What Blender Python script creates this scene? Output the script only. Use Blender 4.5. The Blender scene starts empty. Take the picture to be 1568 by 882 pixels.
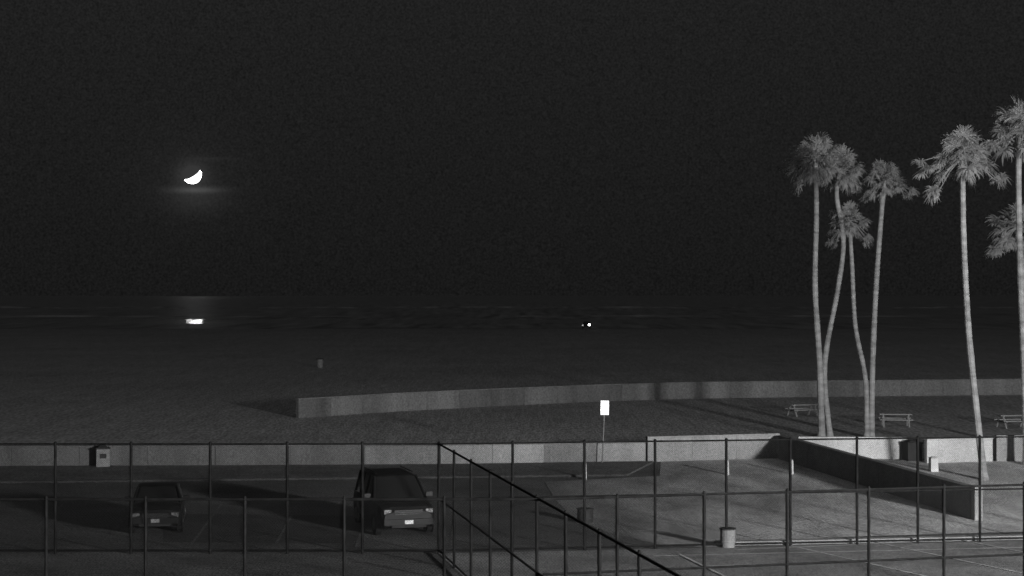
import bpy, math, random
from mathutils import Vector, Matrix
random.seed(7)
R=random.Random(11)
H=8.0; F=2500.0; CX=784.0; HY=452.0
def G(u,v,z=0.0):
    Y=(H-z)*F/(v-HY); return Vector(((u-CX)/F*Y,Y,z))
def D(u,v,Y):
    return Vector(((u-CX)/F*Y,Y,H-(v-HY)/F*Y))
sc=bpy.context.scene
# ------------------------------------------------------------ materials
def newmat(name):
    m=bpy.data.materials.new(name); m.use_nodes=True
    nt=m.node_tree; b=nt.nodes['Principled BSDF']; return m,nt,b
def mat(name,lo,hi=None,rough=.8,scale=3.0,detail=6,bump=0.0,bscale=None,stretch=(1,1,1),spec=.3,metal=0.0,grain=0.0,gscale=16,xgrad=None,gst=(1,.3,1),dist=0):
    m,nt,b=newmat(name); N=nt.nodes; L=nt.links
    if hi is None: hi=lo*1.25
    tc=N.new('ShaderNodeTexCoord'); mp=N.new('ShaderNodeMapping'); mp.inputs['Scale'].default_value=stretch
    L.new(tc.outputs['Object'],mp.inputs['Vector'])
    n=N.new('ShaderNodeTexNoise'); n.inputs['Scale'].default_value=scale; n.inputs['Detail'].default_value=detail; n.inputs['Roughness'].default_value=.65; n.inputs['Distortion'].default_value=dist
    L.new(mp.outputs[0],n.inputs['Vector'])
    r=N.new('ShaderNodeValToRGB'); r.color_ramp.elements[0].position=.34; r.color_ramp.elements[1].position=.66
    r.color_ramp.elements[0].color=(lo,lo,lo,1); r.color_ramp.elements[1].color=(hi,hi,hi,1)
    L.new(n.outputs['Fac'],r.inputs[0]); col=r.outputs[0]
    def mul(col,val):
        v=N.new('ShaderNodeVectorMath'); v.operation='SCALE'; L.new(col,v.inputs[0]); L.new(val,v.inputs['Scale']); return v.outputs[0]
    if grain>0:
        mg=N.new('ShaderNodeMapping'); mg.inputs['Scale'].default_value=gst; L.new(tc.outputs['Object'],mg.inputs[0])
        g=N.new('ShaderNodeTexNoise'); g.inputs['Scale'].default_value=gscale; g.inputs['Detail'].default_value=1
        L.new(mg.outputs[0],g.inputs['Vector'])
        q=N.new('ShaderNodeMapRange'); q.inputs['From Min'].default_value=.3; q.inputs['From Max'].default_value=.7; q.inputs['To Min'].default_value=1-grain; q.inputs['To Max'].default_value=1+grain
        L.new(g.outputs['Fac'],q.inputs['Value']); col=mul(col,q.outputs[0])
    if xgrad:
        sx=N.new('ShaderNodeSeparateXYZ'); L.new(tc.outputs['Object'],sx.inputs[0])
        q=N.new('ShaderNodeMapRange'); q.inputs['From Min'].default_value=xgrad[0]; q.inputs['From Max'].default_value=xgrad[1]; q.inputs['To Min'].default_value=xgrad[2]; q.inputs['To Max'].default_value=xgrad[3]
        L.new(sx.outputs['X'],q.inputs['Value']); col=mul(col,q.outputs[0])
    L.new(col,b.inputs['Base Color'])
    b.inputs['Roughness'].default_value=rough; b.inputs['Specular IOR Level'].default_value=spec; b.inputs['Metallic'].default_value=metal
    if bump>0:
        n2=N.new('ShaderNodeTexNoise'); n2.inputs['Scale'].default_value=bscale or scale*4; n2.inputs['Detail'].default_value=5
        L.new(mp.outputs[0],n2.inputs['Vector'])
        bp=N.new('ShaderNodeBump'); bp.inputs['Strength'].default_value=.6; bp.inputs['Distance'].default_value=bump
        L.new(n2.outputs['Fac'],bp.inputs['Height']); L.new(bp.outputs[0],b.inputs['Normal'])
    return m
def emis(name,v,base=.8):
    m,nt,b=newmat(name); b.inputs['Base Color'].default_value=(base,)*3+(1,)
    b.inputs['Emission Color'].default_value=(1,1,1,1); b.inputs['Emission Strength'].default_value=v; return m

def sand_mat():
    m,nt,b=newmat('sand'); N=nt.nodes; L=nt.links
    tc=N.new('ShaderNodeTexCoord')
    def noise(sc_,det,st=(1,1,1),rot=0,dist=0):
        mp=N.new('ShaderNodeMapping'); mp.inputs['Scale'].default_value=st; mp.inputs['Rotation'].default_value=(0,0,rot)
        L.new(tc.outputs['Object'],mp.inputs[0]); n=N.new('ShaderNodeTexNoise'); n.inputs['Scale'].default_value=sc_; n.inputs['Detail'].default_value=det
        n.inputs['Roughness'].default_value=.7; n.inputs['Distortion'].default_value=dist; L.new(mp.outputs[0],n.inputs['Vector']); return n
    a=noise(.05,6); c=noise(11,0,(1,.12,1)); c2=noise(4.5,0,(1,.05,1)); t=noise(.5,4,(1,.07,1),math.radians(62),.6); t2=noise(.8,4,(1,.05,1),math.radians(-50),.4)
    def mr(src,f0,f1,t0,t1):
        r=N.new('ShaderNodeMapRange'); r.inputs['From Min'].default_value=f0; r.inputs['From Max'].default_value=f1
        r.inputs['To Min'].default_value=t0; r.inputs['To Max'].default_value=t1; L.new(src,r.inputs['Value']); return r.outputs[0]
    def math_(op,x,y):
        q=N.new('ShaderNodeMath'); q.operation=op; L.new(x,q.inputs[0]); L.new(y,q.inputs[1]); return q.outputs[0]
    v=math_('MULTIPLY',mr(a.outputs['Fac'],.3,.7,.85,1.1),mr(c.outputs['Fac'],.3,.7,.17,.37))
    v=math_('MULTIPLY',v,mr(c2.outputs['Fac'],.3,.7,.86,1.14))
    v=math_('MULTIPLY',v,mr(t.outputs['Fac'],.42,.6,.93,1.03))
    v=math_('MULTIPLY',v,mr(t2.outputs['Fac'],.42,.6,.95,1.02))
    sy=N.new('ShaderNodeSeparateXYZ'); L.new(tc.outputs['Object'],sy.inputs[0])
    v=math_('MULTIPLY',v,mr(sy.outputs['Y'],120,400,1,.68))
    cb=N.new('ShaderNodeCombineColor'); [L.new(v,cb.inputs[i]) for i in range(3)]
    L.new(cb.outputs[0],b.inputs['Base Color']); b.inputs['Roughness'].default_value=.95; b.inputs['Specular IOR Level'].default_value=.1
    fine=noise(1.4,5)
    h=math_('ADD',mr(fine.outputs['Fac'],0,1,0,.6),math_('MULTIPLY',math_('ADD',t.outputs['Fac'],t2.outputs['Fac']),mr(a.outputs['Fac'],0,1,.45,.45)))
    bp=N.new('ShaderNodeBump'); bp.inputs['Distance'].default_value=.07; bp.inputs['Strength'].default_value=.45
    L.new(h,bp.inputs['Height']); L.new(bp.outputs[0],b.inputs['Normal'])
    return m
def water_mat(name,rough,bump,base):
    m,nt,b=newmat(name); N=nt.nodes; L=nt.links
    b.inputs['Roughness'].default_value=rough; b.inputs['IOR'].default_value=1.33
    tc=N.new('ShaderNodeTexCoord'); mp=N.new('ShaderNodeMapping'); mp.inputs['Scale'].default_value=(.3,.02,1)
    L.new(tc.outputs['Object'],mp.inputs[0]); n=N.new('ShaderNodeTexNoise'); n.inputs['Scale'].default_value=1.0; n.inputs['Detail'].default_value=2
    L.new(mp.outputs[0],n.inputs['Vector']); r=N.new('ShaderNodeValToRGB'); r.color_ramp.elements[0].position=.3; r.color_ramp.elements[1].position=.7
    r.color_ramp.elements[0].color=(base*.4,)*3+(1,); r.color_ramp.elements[1].color=(base*1.6,)*3+(1,); L.new(n.outputs['Fac'],r.inputs[0]); L.new(r.outputs[0],b.inputs['Base Color'])
    if bump:
        mp=N.new('ShaderNodeMapping'); mp.inputs['Scale'].default_value=(.012,.05,1)
        L.new(tc.outputs['Object'],mp.inputs[0]); n=N.new('ShaderNodeTexNoise'); n.inputs['Scale'].default_value=1.0; n.inputs['Detail'].default_value=4
        L.new(mp.outputs[0],n.inputs['Vector']); bp=N.new('ShaderNodeBump'); bp.inputs['Distance'].default_value=bump; bp.inputs['Strength'].default_value=1
        L.new(n.outputs['Fac'],bp.inputs['Height']); L.new(bp.outputs[0],b.inputs['Normal'])
    return m
def frond_mat(name,lo,hi,alpha):
    m=mat(name,lo,hi,.8,1.1,4); nt=m.node_tree; N=nt.nodes; L=nt.links; b=N['Principled BSDF']; out=N['Material Output']
    b.inputs['Alpha'].default_value=alpha
    tr=N.new('ShaderNodeBsdfTranslucent'); src=b.inputs['Base Color'].links[0].from_socket; L.new(src,tr.inputs['Color'])
    tp=N.new('ShaderNodeBsdfTransparent'); mx0=N.new('ShaderNodeMixShader'); mx0.inputs[0].default_value=alpha; L.new(tp.outputs[0],mx0.inputs[1]); L.new(tr.outputs[0],mx0.inputs[2])
    mx=N.new('ShaderNodeMixShader'); mx.inputs[0].default_value=.4; L.new(b.outputs[0],mx.inputs[1]); L.new(mx0.outputs[0],mx.inputs[2]); L.new(mx.outputs[0],out.inputs['Surface'])
    return m
def wire_mat():
    m,nt,b=newmat('chain_link_wire'); N=nt.nodes; L=nt.links
    b.inputs['Base Color'].default_value=(.010,.010,.010,1); b.inputs['Roughness'].default_value=.8; b.inputs['Specular IOR Level'].default_value=.1
    uv=N.new('ShaderNodeUVMap')
    sp=N.new('ShaderNodeSeparateXYZ'); L.new(uv.outputs[0],sp.inputs[0])
    def mt(op,x,y=None,val=None):
        q=N.new('ShaderNodeMath'); q.operation=op
        L.new(x,q.inputs[0])
        if y is not None: L.new(y,q.inputs[1])
        if val is not None: q.inputs[1].default_value=val
        return q.outputs[0]
    s=mt('ADD',sp.outputs[0],sp.outputs[1]); d=mt('SUBTRACT',sp.outputs[0],sp.outputs[1])
    f1=mt('FRACT',mt('MULTIPLY',s,val=14.0)); f2=mt('FRACT',mt('MULTIPLY',d,val=14.0))
    a=mt('MAXIMUM',mt('LESS_THAN',f1,val=.06),mt('LESS_THAN',f2,val=.06))
    L.new(a,b.inputs['Alpha'])
    return m
M={}
M['sand']=sand_mat(); M['water']=water_mat('sea_water',.40,.9,.14); M['swell']=water_mat('mirror_swell_water',.07,0,.11); M['wire']=wire_mat()
M['asphalt']=mat('asphalt',.036,.075,.85,.35,8,.015,6,grain=.6,gscale=16)
M['asphalt_dark']=mat('shade_and_kerb_asphalt',.018,.032,.85,.6,8,.01,8,grain=.6,gscale=16)  # dark tone for the shade painted on the lot, also the kerb
M['court']=mat('court_surface',.09,.18,.8,.5,8,.01,6,grain=.4,gscale=20)
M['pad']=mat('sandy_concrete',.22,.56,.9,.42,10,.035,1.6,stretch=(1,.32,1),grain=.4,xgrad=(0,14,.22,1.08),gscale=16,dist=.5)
M['walk']=mat('walkway_concrete',.05,.09,.85,.6,8,.01,9,grain=.5,gscale=14)
M['wall']=mat('painted_wall',.05,.085,.85,.5,7,.01,9,stretch=(1,1,.4),grain=.3,gst=(1,1,1))
M['wallb']=mat('painted_wall_bright',.13,.22,.85,.5,7,.01,9,stretch=(1,1,.4),grain=.25,gst=(1,1,1))
M['wallm']=mat('painted_wall_mid',.085,.14,.85,.5,7,.01,9,stretch=(1,1,.4),grain=.3,gst=(1,1,1))
M['wallw']=mat('whitewashed_wall',.26,.4,.85,.5,7,.01,9,stretch=(1,1,.4),grain=.2,gst=(1,1,1))
M['rwall']=mat('ramp_wall_paint',.09,.15,.85,.5,7,.01,9,grain=.2)
M['bwall']=mat('beach_wall_paint',.085,.14,.85,.35,7,.01,9,stretch=(1,1,.15),grain=.3,gscale=10,gst=(1,1,1))
M['bwall2']=mat('beach_wall_stained',.055,.10,.85,.5,7,.01,9,stretch=(1,1,.15),grain=.3,gscale=10,gst=(1,1,1))
M['white']=mat('white_paint',.3,.45,.7,2,6)
M['line']=mat('worn_line_paint',.2,.5,.7,3,8)
M['post']=mat('fence_post_metal',.004,.010,.7,4,4,spec=.05)
M['trunk']=mat('palm_bark',.10,.23,.9,1.2,6,.03,8,stretch=(1,1,3))
M['frond']=frond_mat('palm_frond',.20,.36,.6)
M['dead']=frond_mat('palm_dead_skirt',.20,.32,.72)
M['wood']=mat('weathered_table_wood',.14,.22,.8,3,5,stretch=(1,8,8))
M['car']=mat('car_paint_dark',.006,.009,.45,1,2,spec=.12)
M['car2']=mat('car_paint_charcoal',.006,.008,.45,1,2,spec=.10)
M['glass']=mat('car_glass',.008,.01,.08,1,2,spec=.5)
M['tyre']=mat('tyre_rubber',.008,.010,.9,5,2,spec=.1)
M['chrome']=mat('chrome',.05,.08,.4,5,2,metal=1.0)
M['lens']=mat('headlight_lens',.04,.22,.2,9,2,spec=.8)
M['plate']=mat('licence_plate',.4,.7,.5,6,2)
M['dplate']=mat('licence_plate_dirty',.1,.16,.5,6,2)
M['dlens']=mat('headlight_lens_hazy',.03,.08,.4,9,2,spec=.3)
M['dark']=mat('dark_plastic',.012,.02,.6,4,3,spec=.1)
M['bin']=mat('bin_concrete',.12,.2,.9,4,5,.01)
M['sign']=emis('sign_face_glow',.75)  # emission stands in for lamp light thrown back by the sign face
M['foam']=mat('sea_foam',.06,.28,.9,.05,7,stretch=(1,.2,1))
M['head']=emis('vehicle_headlamp_glow',8)
M['dimhead']=emis('vehicle_side_lamp_glow',1.0)
M['lampglow']=emis('lamp_lens',30)

# ------------------------------------------------------------ mesh builder
class MB:
    def __init__(s): s.v=[];s.f=[];s.m=[];s.uv={}
    def add(s,vs,fs,mi=0):
        o=len(s.v); s.v+= [tuple(x) for x in vs]
        for f in fs: s.f.append([i+o for i in f]); s.m.append(mi)
    def box(s,c,d,mi=0,rot=0.0,tilt=None,taper=1.0):
        c=Vector(c); x,y,z=[k/2 for k in d]
        vs=[Vector((sx*x*(taper if sz>0 else 1),sy*y*(taper if sz>0 else 1),sz*z)) for sz in(-1,1) for sx,sy in((-1,-1),(1,-1),(1,1),(-1,1))]
        Mx=Matrix.Rotation(rot,3,'Z')
        if tilt: Mx=Mx@Matrix.Rotation(tilt[0],3,'X')@Matrix.Rotation(tilt[1],3,'Y')
        s.add([Mx@k+c for k in vs],[(3,2,1,0),(4,5,6,7),(0,1,5,4),(1,2,6,5),(2,3,7,6),(3,0,4,7)],mi)
    def tube(s,pts,rs,mi=0,n=8,caps=True):
        pts=[Vector(p) for p in pts]; o=len(s.v)
        if not isinstance(rs,(list,tuple)): rs=[rs]*len(pts)
        for i,p in enumerate(pts):
            t=(pts[min(i+1,len(pts)-1)]-pts[max(i-1,0)]).normalized()
            a=Vector((0,1,0)) if abs(t.z)>.5 else Vector((0,0,1))
            u=t.cross(a).normalized(); w=t.cross(u)
            for k in range(n):
                g=2*math.pi*k/n; s.v.append(tuple(p+(u*math.cos(g)+w*math.sin(g))*rs[i]))
        for i in range(len(pts)-1):
            for k in range(n):
                a=o+i*n+k;b=o+i*n+(k+1)%n; s.f.append([a,b,b+n,a+n]); s.m.append(mi)
        if caps:
            s.f.append([o+k for k in range(n)][::-1]); s.m.append(mi)
            e=o+(len(pts)-1)*n; s.f.append([e+k for k in range(n)]); s.m.append(mi)
    def loft(s,rings,mi=0,caps=True,mf=None):
        o=len(s.v);n=len(rings[0])
        for r in rings: s.v+=[tuple(p) for p in r]
        for i in range(len(rings)-1):
            for k in range(n):
                a=o+i*n+k;b=o+i*n+(k+1)%n; s.f.append([a,b,b+n,a+n]); s.m.append(mf(i,k) if mf else mi)
        if caps:
            s.f.append([o+k for k in range(n)][::-1]); s.m.append(mi)
            e=o+(len(rings)-1)*n; s.f.append([e+k for k in range(n)]); s.m.append(mi)
    def finish(s,name,mats,smooth=False,bevel=0,loc=None,rotz=0):
        me=bpy.data.meshes.new(name); me.from_pydata(s.v,[],s.f)
        for k in mats: me.materials.append(M[k])
        for i,p in enumerate(me.polygons): p.material_index=s.m[i]; p.use_smooth=smooth
        if s.uv:
            ul=me.uv_layers.new(name='UVMap')
            for pi,co in s.uv.items():
                for li,c in zip(me.polygons[pi].loop_indices,co): ul.data[li].uv=c
        ob=bpy.data.objects.new(name,me); sc.collection.objects.link(ob)
        if loc is not None: ob.location=loc; ob.rotation_euler=(0,0,rotz)
        if bevel:
            b=ob.modifiers.new('Bevel','BEVEL'); b.width=bevel; b.segments=2; b.limit_method='ANGLE'
        return ob
def sheet(name,pts,z,m):
    b=MB(); b.add([(p[0],p[1],z) for p in pts],[tuple(range(len(pts)))],0); o=b.finish(name,[m])
    if o.data.polygons[0].normal.z<0: o.data.flip_normals()
    return o

# ------------------------------------------------------------ ground, sea
b=MB()
ys=[-60,0,40,80,120,200,300,380,420,470,600,2000,30000]
def gz(y): return 0 if y<=340 else max(-3,-(y-340)*.006)
xs=[-15000,-400,-150,-60,0,60,150,400,15000]
vs=[(x,y,gz(y)) for y in ys for x in xs]; n=len(xs)
b.add(vs,[(j*n+i,j*n+i+1,(j+1)*n+i+1,(j+1)*n+i) for j in range(len(ys)-1) for i in range(n-1)])
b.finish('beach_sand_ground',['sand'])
b=MB(); n=120
row=[(-600+1200*i/n, 412+5*math.sin(i*.35)+3*math.sin(i*.9+1),-.40) for i in range(n+1)]
b.add(row+[(x*30,30000,-.40) for x,_,_ in row],[(i,i+1,n+2+i,n+1+i) for i in range(n)])
b.finish('sea_water',['water'])
def wave(name,Y,h,th,seed,gap):
    q=random.Random(seed); ph=[q.uniform(0,6.28) for _ in range(6)]
    b=MB(); W=Y*.5; n=260; rings=[]
    for i in range(n+1):
        x=-W+2*W*i/n
        hh=h*(gap+.5*math.sin(x*.021*400/Y*2+ph[0])+.35*math.sin(x*.06+ph[1])+.25*math.sin(x*.17+ph[2])+q.uniform(-.15,.15))
        hh=max(-.3,min(h,hh)); yo=4*math.sin(x*.012+ph[3])+2*math.sin(x*.04+ph[4])
        rings.append([(x,Y+yo-th,-.45),(x,Y+yo-th*.4,-.4+hh*.8),(x,Y+yo,-.4+hh),(x,Y+yo+th*1.5,-.45)])
    b.loft(rings); return b.finish(name,['foam'],True)
wave('breaking_wave',640,.6,2.5,2,.4)
wave('breaking_wave',1060,1.2,4,3,.65)
b=MB(); rings=[]
for i in range(321):
    x=-400+2.5*i; y0=488+1.5*math.sin(x*.03)+math.sin(x*.011)
    tp=math.tan(math.radians(1.61+.10*math.sin(x*.31)+.05*math.sin(x*.9)))
    rings.append([(x,y0-3,-.46),(x,y0,-.395),(x,y0+15,-.395+15*tp),(x,y0+26,-.395+26*tp),(x,y0+30,-.395+26*tp-.03),(x,y0+70,-.46)])
b.loft(rings); b.finish('moon_mirror_swell',['swell'],False)  # smooth wave face added and tilted to mirror the moon as a glint

# ------------------------------------------------------------ paving
wl=G(-400,716); wm=G(1190,701); wr=G(2000,706)
sheet('parking_lot',[(-70,2),(60,2),(60,wr.y),(wr.x,wr.y),(wm.x,wm.y),(wl.x,wl.y),(-70,wl.y)],.004,'asphalt')
sheet('painted_shade_patch',[G(250,786),G(548,790),G(560,812),G(540,832),G(250,830)],.008,'asphalt_dark')  # dark sheet painting shade onto the lot left of the SUV
b=MB(); a0=G(-400,716);a1=G(1000,709);c0=G(-400,745);c1=G(960,729)
b.add([(a0.x,a0.y,0),(a1.x,a1.y,0),(c1.x,c1.y,0),(c0.x,c0.y,0),(a0.x,a0.y,.1),(a1.x,a1.y,.1),(c1.x,c1.y,.1),(c0.x,c0.y,.1)],
 [(4,7,6,5),(0,1,5,4),(1,2,6,5),(2,3,7,6),(3,0,4,7)]); b.finish('sidewalk',['walk'],bevel=.03)
b=MB(); g0=c0+Vector((0,-.05,.05)); g1=c1+Vector((0,-.05,.05)); b.box((g0+g1)/2,((g1-g0).length,.08,.09),0,math.atan2(g1.y-g0.y,g1.x-g0.x)); b.finish('kerb',['asphalt_dark'],bevel=.015)
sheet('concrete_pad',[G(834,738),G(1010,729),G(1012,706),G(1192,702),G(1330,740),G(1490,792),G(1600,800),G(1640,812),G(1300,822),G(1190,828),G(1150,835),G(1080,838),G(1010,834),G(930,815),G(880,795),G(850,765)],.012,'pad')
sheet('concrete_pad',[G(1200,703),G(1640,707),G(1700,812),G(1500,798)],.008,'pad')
A=G(672,848); A2=G(1700,826); AL=G(-420,848)
cdir=Vector((.21,-1,0)).normalized()
sheet('tennis_court',[(A.x,A.y),(A2.x,A2.y),(A2.x+6,20),(4.2,20)],.016,'court')
def strip(bm,p,q,w,z,mi=0):
    p=Vector((p[0],p[1],0));q=Vector((q[0],q[1],0)); d=(q-p).normalized(); s=Vector((-d.y,d.x,0))*w/2
    bm.add([p-s+Vector((0,0,z)),q-s+Vector((0,0,z)),q+s+Vector((0,0,z)),p+s+Vector((0,0,z))],[(0,1,2,3)],mi)
b=MB()
z=.020
for (u0,v0,u1,v1) in [(1130,842,1600,822),(1000,852,1600,838),(1075,868,1600,850),(1200,834,1420,884),(1330,829,1590,884),(1450,824,1700,872),(1040,850,1110,884)]:
    strip(b,G(u0,v0),G(u1,v1),.09,z); z+=.003
b.finish('court_line_markings',['line'])
b=MB()
for t0,t1 in [(0,.33),(.33,.66),(.66,1)]:
    p=A.lerp(A2,.40+t0*.6)+Vector((0,.5,0)); q=A.lerp(A2,.40+t1*.6)+Vector((0,.5,0)); q=p.lerp(q,.995)
    ang=math.atan2(q.y-p.y,q.x-p.x); b.box((p+q)/2+Vector((0,0,.07)),((q-p).length,.35,.14),0,ang)
b.finish('kerb',['bin'],bevel=.02)
b=MB()
for i,u in enumerate([20,150,290,420,545,690]):
    strip(b,G(u,838),G(u+ (CX-u)*.10,772),.09,.013)
b.finish('parking_line_markings',['walk'])

# ------------------------------------------------------------ walls
def wallrun(name,pts,h,th,mats,panel=3.0,cap=True,pick=None):
    b=MB(); k=0
    for p,q in zip(pts[:-1],pts[1:]):
        p=Vector((p[0],p[1],0));q=Vector((q[0],q[1],0)); L=(q-p).length; n=max(1,round(L/panel)); ang=math.atan2(q.y-p.y,q.x-p.x)
        for i in range(n):
            a=p.lerp(q,i/n); c=p.lerp(q,(i+1)/n); mi=pick(k) if pick else 0; k+=1
            b.box((a+c)/2+Vector((0,0,h/2-.05)),((c-a).length-.02,th,h+.1-.08),mi,ang)
        if cap: b.box((p+q)/2+Vector((0,0,h-.037)),(L,th+.06,.074),0,ang)
        b.box((p+q)/2+Vector((0,0,h/2-.08)),(L-.03,th-.05,h-.1),0,ang)
    return b.finish(name,mats,bevel=.012)
q=random.Random(3)
wallrun('beach_wall',[G(455,640),G(600,630),G(750,622),G(900,615),G(1050,610),G(1250,607.5),G(1568,604),G(2000,598)],1.28,.3,['bwall','bwall2'],3.2,True,lambda k:1 if q.random()<.3 else 0)
wallrun('low_wall',[G(-400,717),G(330,715),G(672,713)],1.02,.25,['wall','wallm'],3,True,lambda k:1 if q.random()<.15 else 0)
wallrun('low_wall',[G(674,713),G(988,708.5)],1.02,.25,['wallm','wallb'],2.4,True,lambda k:1 if q.random()<.5 else 0)
wallrun('low_wall',[G(990,707),G(1192,701)],1.22,.25,['wallb','wallm'],2.4,True,lambda k:1 if q.random()<.3 else 0)
wallrun('low_wall',[G(1222,702),G(1388,703)],1.08,.25,['wallw'],2.5)
wallrun('low_wall',[G(1417,709),G(1518,706)],1.15,.25,['wallw'],2.5)
wallrun('low_wall',[G(1524,706),G(1800,704)],1.25,.25,['wallb'],2.5)
e=G(1490,795); s0=G(1196,703)
wallrun('ramp_wall',[s0,e],1.17,.28,['rwall'],4)
b=MB(); ang=math.atan2(e.y-s0.y,e.x-s0.x)
b.box(e+Vector((.06,-.25,.62)),(.3,.3,1.24),0,ang); b.finish('wall_end_pier',['wallb'],bevel=.02)

# ------------------------------------------------------------ fences
def fence(name,pts,us_list=None,h=3.43,mid=None,bottom=True,r=.045):
    b=MB()
    p0=Vector(pts[0]);p1=Vector(pts[-1]); L=(p1-p0).length
    for t in us_list:
        p=p0.lerp(p1,t); b.tube([p,p+Vector((0,0,h))],r,0,8)
        b.tube([p+Vector((0,0,h)),p+Vector((0,0,h+.05))],[r*1.25,r*.5],0,8)
    zs=[h-.03]+([mid] if mid else [])+([.12] if bottom else [])
    for zz in zs: b.tube([p0+Vector((0,0,zz)),p1+Vector((0,0,zz))],.03,0,6)
    fi=len(b.f); off=Vector((0,.035,0))
    b.add([p0+off+Vector((0,0,.05)),p1+off+Vector((0,0,.05)),p1+off+Vector((0,0,h-.05)),p0+off+Vector((0,0,h-.05))],[(0,1,2,3)],1)
    b.uv[fi]=[(0,0),(L,0),(L,h),(0,h)]
    return b.finish(name,['post','wire'])
def tx(p0,p1,u):
    k=(u-CX)/F; d=p1-p0; return (k*p0.y-p0.x)/(d.x-k*d.y)
fence('chain_link_fence',[AL,A],[tx(AL,A,u) for u in(-268,-150,-32,85,201,322,440,555,672)],mid=1.71)
fence('chain_link_fence',[A,A2],[tx(A,A2,u) for u in(785,895,1003,1112,1210,1312,1405,1500,1590,1690)],mid=1.71)
B0=Vector(((-420-CX)/F*36.8,36.8,0)); B1=Vector(((675-CX)/F*36.8+2.3,36.8,0)); B2=Vector(((1720-CX)/F*40.3,40.3,0))
fence('chain_link_fence',[B0,B1],[tx(B0,B1,u) for u in(-233,-81,71,223,375,527,680)],r=.035)
fence('chain_link_fence',[B1,B2],[tx(B1,B2,u) for u in(945,1078,1205,1330,1445,1568,1690)],mid=1.71,r=.038)
C1=A+cdir*34
fence('chain_link_fence',[A,C1],[i*2.75/34 for i in range(0,13)],mid=1.71,r=.04)

# ------------------------------------------------------------ palms
def smooth(pts,n):
    out=[]; P=[pts[0]]+pts+[pts[-1]]
    for i in range(1,len(P)-2):
        for k in range(n):
            t=k/n; a,b_,c,d=P[i-1],P[i],P[i+1],P[i+2]
            out.append(.5*((2*b_)+(c-a)*t+(2*a-5*b_+4*c-d)*t*t+(3*b_-a-3*c+d)*t**3))
    out.append(pts[-1]); return out
def palm(base,path,Rc,seed,nleaf=36,tr=.165,clumps=()):
    q=random.Random(seed); Y=G(*base).y
    pts=[G(*base)]+[D(u,v,Y) for u,v in path]
    for i in range(1,len(pts)): pts[i].y+=q.uniform(-.3,.3)
    sp=smooth(pts,9); b=MB()
    rs=[tr*(1.15-.35*i/len(sp)+ (.45*math.exp(-i*1.0)))*q.uniform(.95,1.05) for i in range(len(sp))]
    b.tube(sp,rs,0,10)
    C=sp[-1]
    def leaf(az,el,Lp,Rf,mi,droop):
        d=Vector((math.cos(el)*math.cos(az),math.cos(el)*math.sin(az),math.sin(el))).normalized()
        side=d.cross(Vector((0,0,1))); 
        side=Vector((1,0,0)) if side.length<.05 else side.normalized()
        up=side.cross(d).normalized()
        roll=q.uniform(-.7,.7); side,up=side*math.cos(roll)+up*math.sin(roll),up*math.cos(roll)-side*math.sin(roll)
        m1=C+d*Lp*.5+Vector((0,0,.04)); E=C+d*Lp-Vector((0,0,.12*Lp))
        b.tube([C,m1,E],[.03,.022,.016],mi,4,False)
        n=28
        for k in range(n):
            a=math.radians(-125+250*k/(n-1))+q.uniform(-.05,.05)
            dd=(d*math.cos(a)+side*math.sin(a)+up*q.uniform(-.3,.3)).normalized()
            L=Rf*(1-.2*abs(a)/1.9)*q.uniform(.7,1.1); w=Rf*.055
            ps=dd.cross(up).normalized()*w
            fold=up*(w*.35*(1 if k%2 else -1))
            p1=E+dd*L*.5+up*.03; p2=E+dd*L*.82-Vector((0,0,droop*L*.18)); p3=E+dd*L*.98-Vector((0,0,droop*L*.42))
            b.add([E,p1-ps+fold,p1+ps-fold,p2-ps*.7,p2+ps*.7,p3],[(0,1,2),(1,3,4,2),(3,5,4)],mi)
    for i in range(nleaf):
        t=i/nleaf; el=math.radians(82-115*t**.85)+q.uniform(-.2,.2); az=i*2.399+q.uniform(-.4,.4)
        leaf(az,el,Rc*q.uniform(.40,.70),Rc*q.uniform(.38,.48),1,q.uniform(.2,.9)+.3*t)
    for az,el,l in clumps:
        for k in range(4): leaf(math.radians(az)+q.uniform(-.2,.2),math.radians(el)+q.uniform(-.15,.15),Rc*l*q.uniform(.9,1.08),Rc*.33,2,.6)
    for i in range(6):
        leaf(q.uniform(0,6.28),math.radians(q.uniform(-75,-35)),Rc*q.uniform(.3,.6),Rc*q.uniform(.28,.38),2,.9)
    return b.finish('palm_tree',['trunk','frond','dead'],False)
palm((1258,670),[(1254,560),(1249,440),(1251,330),(1248,244)],1.85,1,40,clumps=[(200,-12,.85),(170,-50,.8)])
palm((1271,670),[(1264,560),(1284,445),(1290,370),(1280,300),(1288,262)],1.6,2,30,.14,clumps=[(10,-30,.8)])
palm((1327,670),[(1324,580),(1310,500),(1304,400),(1301,338)],1.35,3,26,.13,clumps=[(185,-48,1.0),(-8,-42,.98)])
palm((1334,670),[(1335,560),(1340,440),(1350,320),(1354,276)],1.45,4,28,.15,clumps=[(0,-20,1.05),(180,-35,.85)])
palm((1507,735),[(1497,640),(1484,500),(1477,350),(1477,238)],1.6,5,32,.14,clumps=[(188,-50,1.15),(-5,-28,1.05),(185,-8,1.05)])
palm((1572,712),[(1570,560),(1564,400),(1560,260),(1562,202)],1.85,6,34,.15,clumps=[(180,-20,.8)])
palm((1590,690),[(1580,560),(1572,440),(1556,348)],1.7,8,28,.15,clumps=[(190,-40,.95)])

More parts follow.
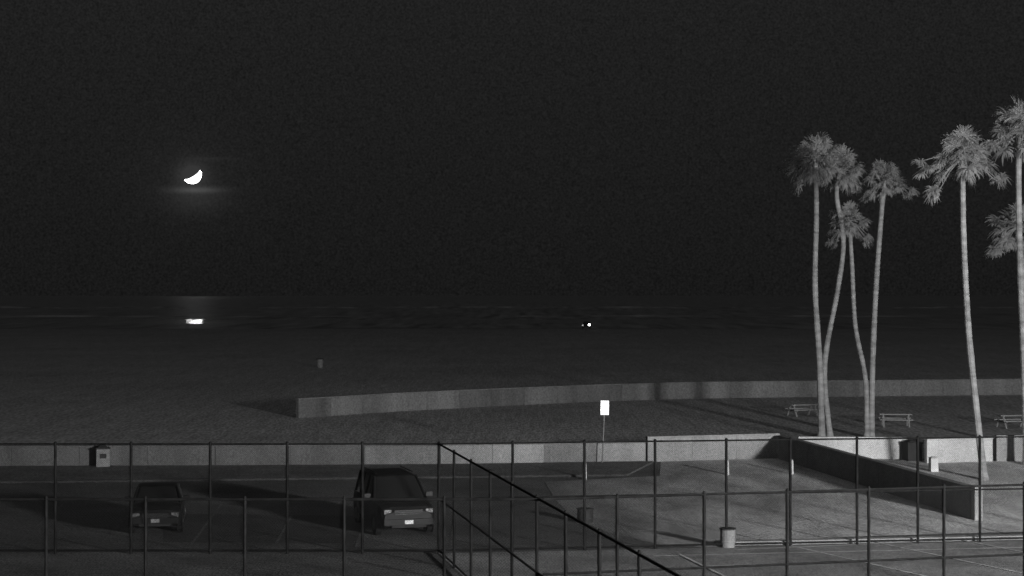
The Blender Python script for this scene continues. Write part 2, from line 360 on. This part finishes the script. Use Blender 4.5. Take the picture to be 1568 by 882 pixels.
# ------------------------------------------------------------ vehicles
def car(name,loc,rotz,body,L,W,HT,hood,suv=True,ml='lens',mp='plate'):
    b=MB(); hw=W/2
    def ring(x,w,z0,z1,crown=.03):
        return [(x,-w*.93,z0),(x,-w,z0+.18),(x,-w,z1-.22),(x,-w*.95,z1-.04),(x,-w*.6,z1+crown),(x,w*.6,z1+crown),(x,w*.95,z1-.04),(x,w,z1-.22),(x,w,z0+.18),(x,w*.93,z0)]
    f=L/2
    st=[(-f,hw*.86,.42,hood*.95),(-f+.12,hw*.96,.3,hood),(-f+.9,hw,.27,hood+.02),(0,hw,.27,hood),(f-1.25,hw,.27,hood),(f-.5,hw*.98,.27,hood-.05),(f-.15,hw*.93,.3,hood-.14),(f,hw*.84,.38,hood-.3)]
    b.loft([ring(*s_) for s_ in st],0)
    xr=-f+.15 if suv else -f+.75; xf=f-1.2; top=HT
    rear=xr+(.25 if suv else .6); front=xf-(.75 if suv else .85)
    wb=hw*.93; wt=hw*.74
    rings=[]
    for x,z,w in[(xr,hood-.02,wb),(rear,top-.06,wt*1.0),(rear+.25,top,wt),((rear+front)/2,top+.02,wt),(front-.2,top,wt),(front,top-.05,wt),(xf,hood-.02,wb)]:
        zz=max(z,hood); xb=x
        rings.append([(xb,-wb,hood-.03),(xb,-w,zz-.05),(xb,-w*.85,zz),(xb,w*.85,zz),(xb,w,zz-.05),(xb,wb,hood-.03)])
    def mf(i,k):
        if k in(0,4): return 1
        if k==2 or k==1 or k==3: return 1 if i in(0,5) else 0
        return 0
    b.loft(rings,0,True,mf)
    for sy in(-1,1):
        for t in([0,.36,.7,1.0]):
            x0=rear+ (front-rear)*t
            b.tube([(x0+(.3*(t==1)),sy*wb*1.005,hood),(x0,sy*wt*1.01,top-.06)],.035,0,5)
        b.tube([(xf,sy*wb,hood),(front,sy*wt,top-.04)],.04,0,5)
        if suv: b.tube([(rear+.3,sy*wt*.9,top+.06),(front-.2,sy*wt*.9,top+.06)],.02,2,5)
        b.box((xf-.35,sy*(hw+.1),hood+.12),(.14,.22,.16),0)
        for wx in(-f+.85,f-.88):
            b.tube([(wx,sy*(hw-.2),.35),(wx,sy*(hw+.012),.35)],.35,3,18)
            b.tube([(wx,sy*(hw+.0),.35),(wx,sy*(hw+.03),.35)],.2,4,12)
            b.tube([(wx,sy*(hw-.01),.37),(wx,sy*(hw+.006),.37)],.41,2,18)
        b.box((f-.1,sy*hw*.72,hood-.26),(.16,.24,.14),5); b.box((f-.005,sy*hw*.72,.5),(.06,.14,.07),2)
        b.box((-f+.02,sy*hw*.8,hood-.2),(.08,.16,.35),2)
    b.box((f-.04,0,hood-.28),(.1,W*.5,.17),2)
    for k in range(3): b.box((f+.015,0,hood-.335+k*.055),(.02,W*.48,.014),4)
    b.box((f-.03,0,.5),(.16,W*.86,.2),0); b.box((f+.03,0,.36),(.06,W*.6,.09),2)
    b.box((f+.06,0,.50),(.02,.28,.12),6)
    return b.finish(name,[body,'glass','dark','tyre','chrome',ml,mp],False,.03,loc,rotz)
def place(u,v,yaw,L):
    p=G(u,v); d=Vector((math.sin(yaw),-math.cos(yaw),0)); return p-d*L/2, math.atan2(d.y,d.x)
l,r=place(626,822,math.radians(17),4.7); car('parked_suv',l,r,'car',4.7,1.95,1.86,1.1,True)
l,r=place(238,820,math.radians(10),4.4); car('parked_sedan',l,r,'car2',4.4,1.76,1.45,.94,False,'dlens','dplate')
b=MB(); p=G(898,503)
b.box((0,0,.75),(1.9,5,.6),0); b.box((0,.2,1.35),(1.6,1.9,.65),1,taper=.85); b.box((0,2.0,1.15),(1.8,1.6,.2),0)
for sx in(-1,1):
    for yy in(-1.6,1.6): b.tube([(sx*.7,yy,.4),(sx*.98,yy,.4)],.4,1,14)
b.tube([(.72,-2.45,.95),(.72,-2.56,.95)],.25,2,12); b.tube([(-.8,-2.45,.8),(-.8,-2.56,.8)],.13,3,12)
b.finish('beach_patrol_truck',['car2','dark','head','dimhead'],False,.03,p,math.radians(-4))

# ------------------------------------------------------------ street furniture
def bin_(u,v,h,w,mats,rot=.3):
    b=MB(); p=G(u,v)
    b.box((0,0,h*.42),(w,w,h*.84),0); b.box((0,0,h*.87),(w*1.1,w*1.1,h*.06),1); b.box((0,0,h*.95),(w*.8,w*.8,h*.1),1,taper=.6)
    b.box((0,-w*.5-.01,h*.55),(w*.5,.02,h*.2),1)
    return b.finish('trash_can',mats,False,.03,p,rot)
bin_(157,717,1.08,.6,['rwall','dark'],.35)
bin_(1396,705,1.0,.75,['dark','dark'],.2)
def barrel(u,v,h,r,mats,name='trash_barrel'):
    b=MB(); b.tube([(0,0,0),(0,0,h*.3),(0,0,h*.62),(0,0,h*.95),(0,0,h)],[r*.9,r,r,r,r*.95],0,18)
    b.tube([(0,0,h*.93),(0,0,h*1.0),(0,0,h*1.01)],[r*1.12,r*1.12,r*.5],1,18)
    for a in(.3,.6): b.tube([(0,0,h*a),(0,0,h*a+.04)],r*1.05,0,18)
    return b.finish(name,mats,False,.01,G(u,v),0)
barrel(490,563,1.0,.36,['bin','dark']); barrel(1114,838,.62,.24,['rwall','dark']); barrel(896,800,.5,.28,['dark','dark'])
def bollard(u,v,h,w):
    b=MB(); b.box((0,0,h/2),(w,w*.8,h),0,taper=.9); b.box((0,0,h+.03),(w*1.05,w*.85,.05),0,taper=.5)
    b.finish('bollard',['white'],False,.02,G(u,v),.2)
bollard(895,734,.68,.17); bollard(1113,727,.6,.17); bollard(1212,726,.6,.15); bollard(1429,722,.62,.38)
def picnic(u,v,rot):
    b=MB()
    for k in range(5): b.box((0,-.32+k*.16,.76),(1.95,.145,.045),0)
    for sy in(-1,1):
        for k in range(2): b.box((0,sy*(.66+k*.15),.46),(1.95,.135,.045),0)
    for sx in(-.75,.75):
        for sy in(-1,1): b.tube([(sx,sy*.75,0),(sx,sy*.22,.73)],.05,0,6)
        b.box((sx,0,.41),(.07,1.6,.09),0); b.box((sx,0,.70),(.07,.72,.07),0)
    b.finish('picnic_table',['wood'],False,0,G(u,v),rot)
picnic(1229,637,.25); picnic(1371,653,-.15); picnic(1552,655,.1)
b=MB(); p=G(922,712)
b.tube([(0,0,0),(.08,0,1.9),(.12,0,3.0)],.03,0,8); b.box((.12,-.045,2.7),(.38,.02,.66),1,0,(0,.02)); b.box((.12,-.03,2.7),(.4,.006,.68),0,0,(0,.02))
b.finish('parking_sign',['rwall','sign'],False,.006,p,0)

# ------------------------------------------------------------ street lamp
lp=Vector((34,4,0)); b=MB()
b.tube([(0,0,0),(0,0,.4),(0,0,11.2)],[.18,.12,.07],0,12); b.tube([(0,0,11.1),(-.3,.6,11.4),(-.5,1.3,11.35)],.05,0,8)
b.box((-.55,1.6,11.3),(.35,.8,.16),0,.3); b.box((-.55,1.6,11.2),(.26,.6,.04),1,.3)
so=b.finish('street_lamp',['post','lampglow'],False,.01,lp,0)
ld=bpy.data.lights.new('lamp_light','POINT'); ld.energy=330000; ld.shadow_soft_size=1.6
lo=bpy.data.objects.new('lamp_light',ld); sc.collection.objects.link(lo); lo.parent=so; lo.location=(-.55,2.2,9.5)
sd=bpy.data.lights.new('fill_sun','SUN'); sd.energy=.20; sd.angle=math.radians(60); sd.color=(1,1,1)  # wide soft fill added to lift the night scene
su=bpy.data.objects.new('fill_sun',sd); sc.collection.objects.link(su); su.rotation_euler=(math.radians(42),0,math.radians(20))

# ------------------------------------------------------------ moon
md=Vector(((294-CX)/F,1,-(267-HY)/F)).normalized(); mp_=Vector((0,0,H))+md*9000; mr=13.5/F*9000
bpy.ops.mesh.primitive_uv_sphere_add(segments=64,ring_count=32,radius=mr,location=mp_); mo=bpy.context.object; mo.name='moon'
for p in mo.data.polygons: p.use_smooth=True
m,nt,bs=newmat('moon_surface'); N=nt.nodes; L=nt.links
right=md.cross(Vector((0,0,1))).normalized(); up=right.cross(md).normalized()
Ld=(right*.50-up*.80-(-md)*.30).normalized()
ge=N.new('ShaderNodeNewGeometry'); dt=N.new('ShaderNodeVectorMath'); dt.operation='DOT_PRODUCT'; dt.inputs[1].default_value=Ld
L.new(ge.outputs['Normal'],dt.inputs[0]); rr=N.new('ShaderNodeMapRange'); rr.inputs['From Min'].default_value=-.04; rr.inputs['From Max'].default_value=.12
rr.inputs['To Min'].default_value=.035; rr.inputs['To Max'].default_value=14; L.new(dt.outputs['Value'],rr.inputs['Value'])
em=N.new('ShaderNodeEmission'); L.new(rr.outputs[0],em.inputs['Strength']); L.new(em.outputs[0],N['Material Output'].inputs['Surface']); mo.data.materials.append(m)

# ------------------------------------------------------------ world
w=bpy.data.worlds.new('World'); sc.world=w; w.use_nodes=True; N=w.node_tree.nodes; L=w.node_tree.links; bg=N['Background']
tc=N.new('ShaderNodeTexCoord'); nm=N.new('ShaderNodeVectorMath'); nm.operation='NORMALIZE'; L.new(tc.outputs['Generated'],nm.inputs[0])
sp=N.new('ShaderNodeSeparateXYZ'); L.new(nm.outputs[0],sp.inputs[0])
def mt(op,x,y=None,val=None,v0=None):
    q_=N.new('ShaderNodeMath'); q_.operation=op
    if x is not None: L.new(x,q_.inputs[0])
    if v0 is not None: q_.inputs[0].default_value=v0
    if y is not None: L.new(y,q_.inputs[1])
    if val is not None: q_.inputs[1].default_value=val
    return q_.outputs[0]
g=N.new('ShaderNodeMapRange'); g.inputs['From Min'].default_value=0; g.inputs['From Max'].default_value=.18; g.inputs['To Min'].default_value=.0092; g.inputs['To Max'].default_value=.0140
L.new(sp.outputs['Z'],g.inputs['Value'])
ns=N.new('ShaderNodeTexNoise'); ns.inputs['Scale'].default_value=900; ns.inputs['Detail'].default_value=2; L.new(nm.outputs[0],ns.inputs['Vector'])
gr=N.new('ShaderNodeMapRange'); gr.inputs['From Min'].default_value=.25; gr.inputs['From Max'].default_value=.75; gr.inputs['To Min'].default_value=.5; gr.inputs['To Max'].default_value=1.5; L.new(ns.outputs['Fac'],gr.inputs['Value'])
base=mt('MULTIPLY',g.outputs[0],gr.outputs[0])
def cloud_glow(u,v,su_,sv_,amp):  # paints the moon's halo and moonlit streaks into the sky brightness
    az=(u-CX)/F; el=-(v-HY)/F
    ax=mt('DIVIDE',sp.outputs['X'],sp.outputs['Y']); ez=mt('DIVIDE',sp.outputs['Z'],sp.outputs['Y'])
    dx=mt('DIVIDE',mt('SUBTRACT',ax,val=az),val=su_/F); dz=mt('DIVIDE',mt('SUBTRACT',ez,val=el),val=sv_/F)
    r2=mt('ADD',mt('MULTIPLY',dx,dx),mt('MULTIPLY',dz,dz)); front=mt('GREATER_THAN',sp.outputs['Y'],val=0)
    return mt('MULTIPLY',mt('MULTIPLY',mt('EXPONENT',mt('MULTIPLY',r2,val=-1)),val=amp),front)
for c in[(300,291,36,4.5,.038),(300,303,42,22,.012),(294,267,23,20,.026),(325,243,38,2.5,.006),(294,267,95,75,.0035)]:
    base=mt('ADD',base,cloud_glow(*c))
L.new(base,bg.inputs['Strength']); bg.inputs['Color'].default_value=(1,1,1,1)

# ------------------------------------------------------------ camera
cd=bpy.data.cameras.new('Camera'); cam=bpy.data.objects.new('Camera',cd); sc.collection.objects.link(cam); sc.camera=cam
cam.location=(0,0,H); cam.rotation_euler=(math.radians(90)+math.atan((HY-441)/F),0,0)
cd.sensor_width=36; cd.lens=36*F/1568; cd.clip_start=.1; cd.clip_end=60000
cd.dof.use_dof=True; cd.dof.focus_distance=46; cd.dof.aperture_fstop=1.3
sc.view_settings.view_transform='Standard'; sc.view_settings.look='None'; sc.view_settings.exposure=0
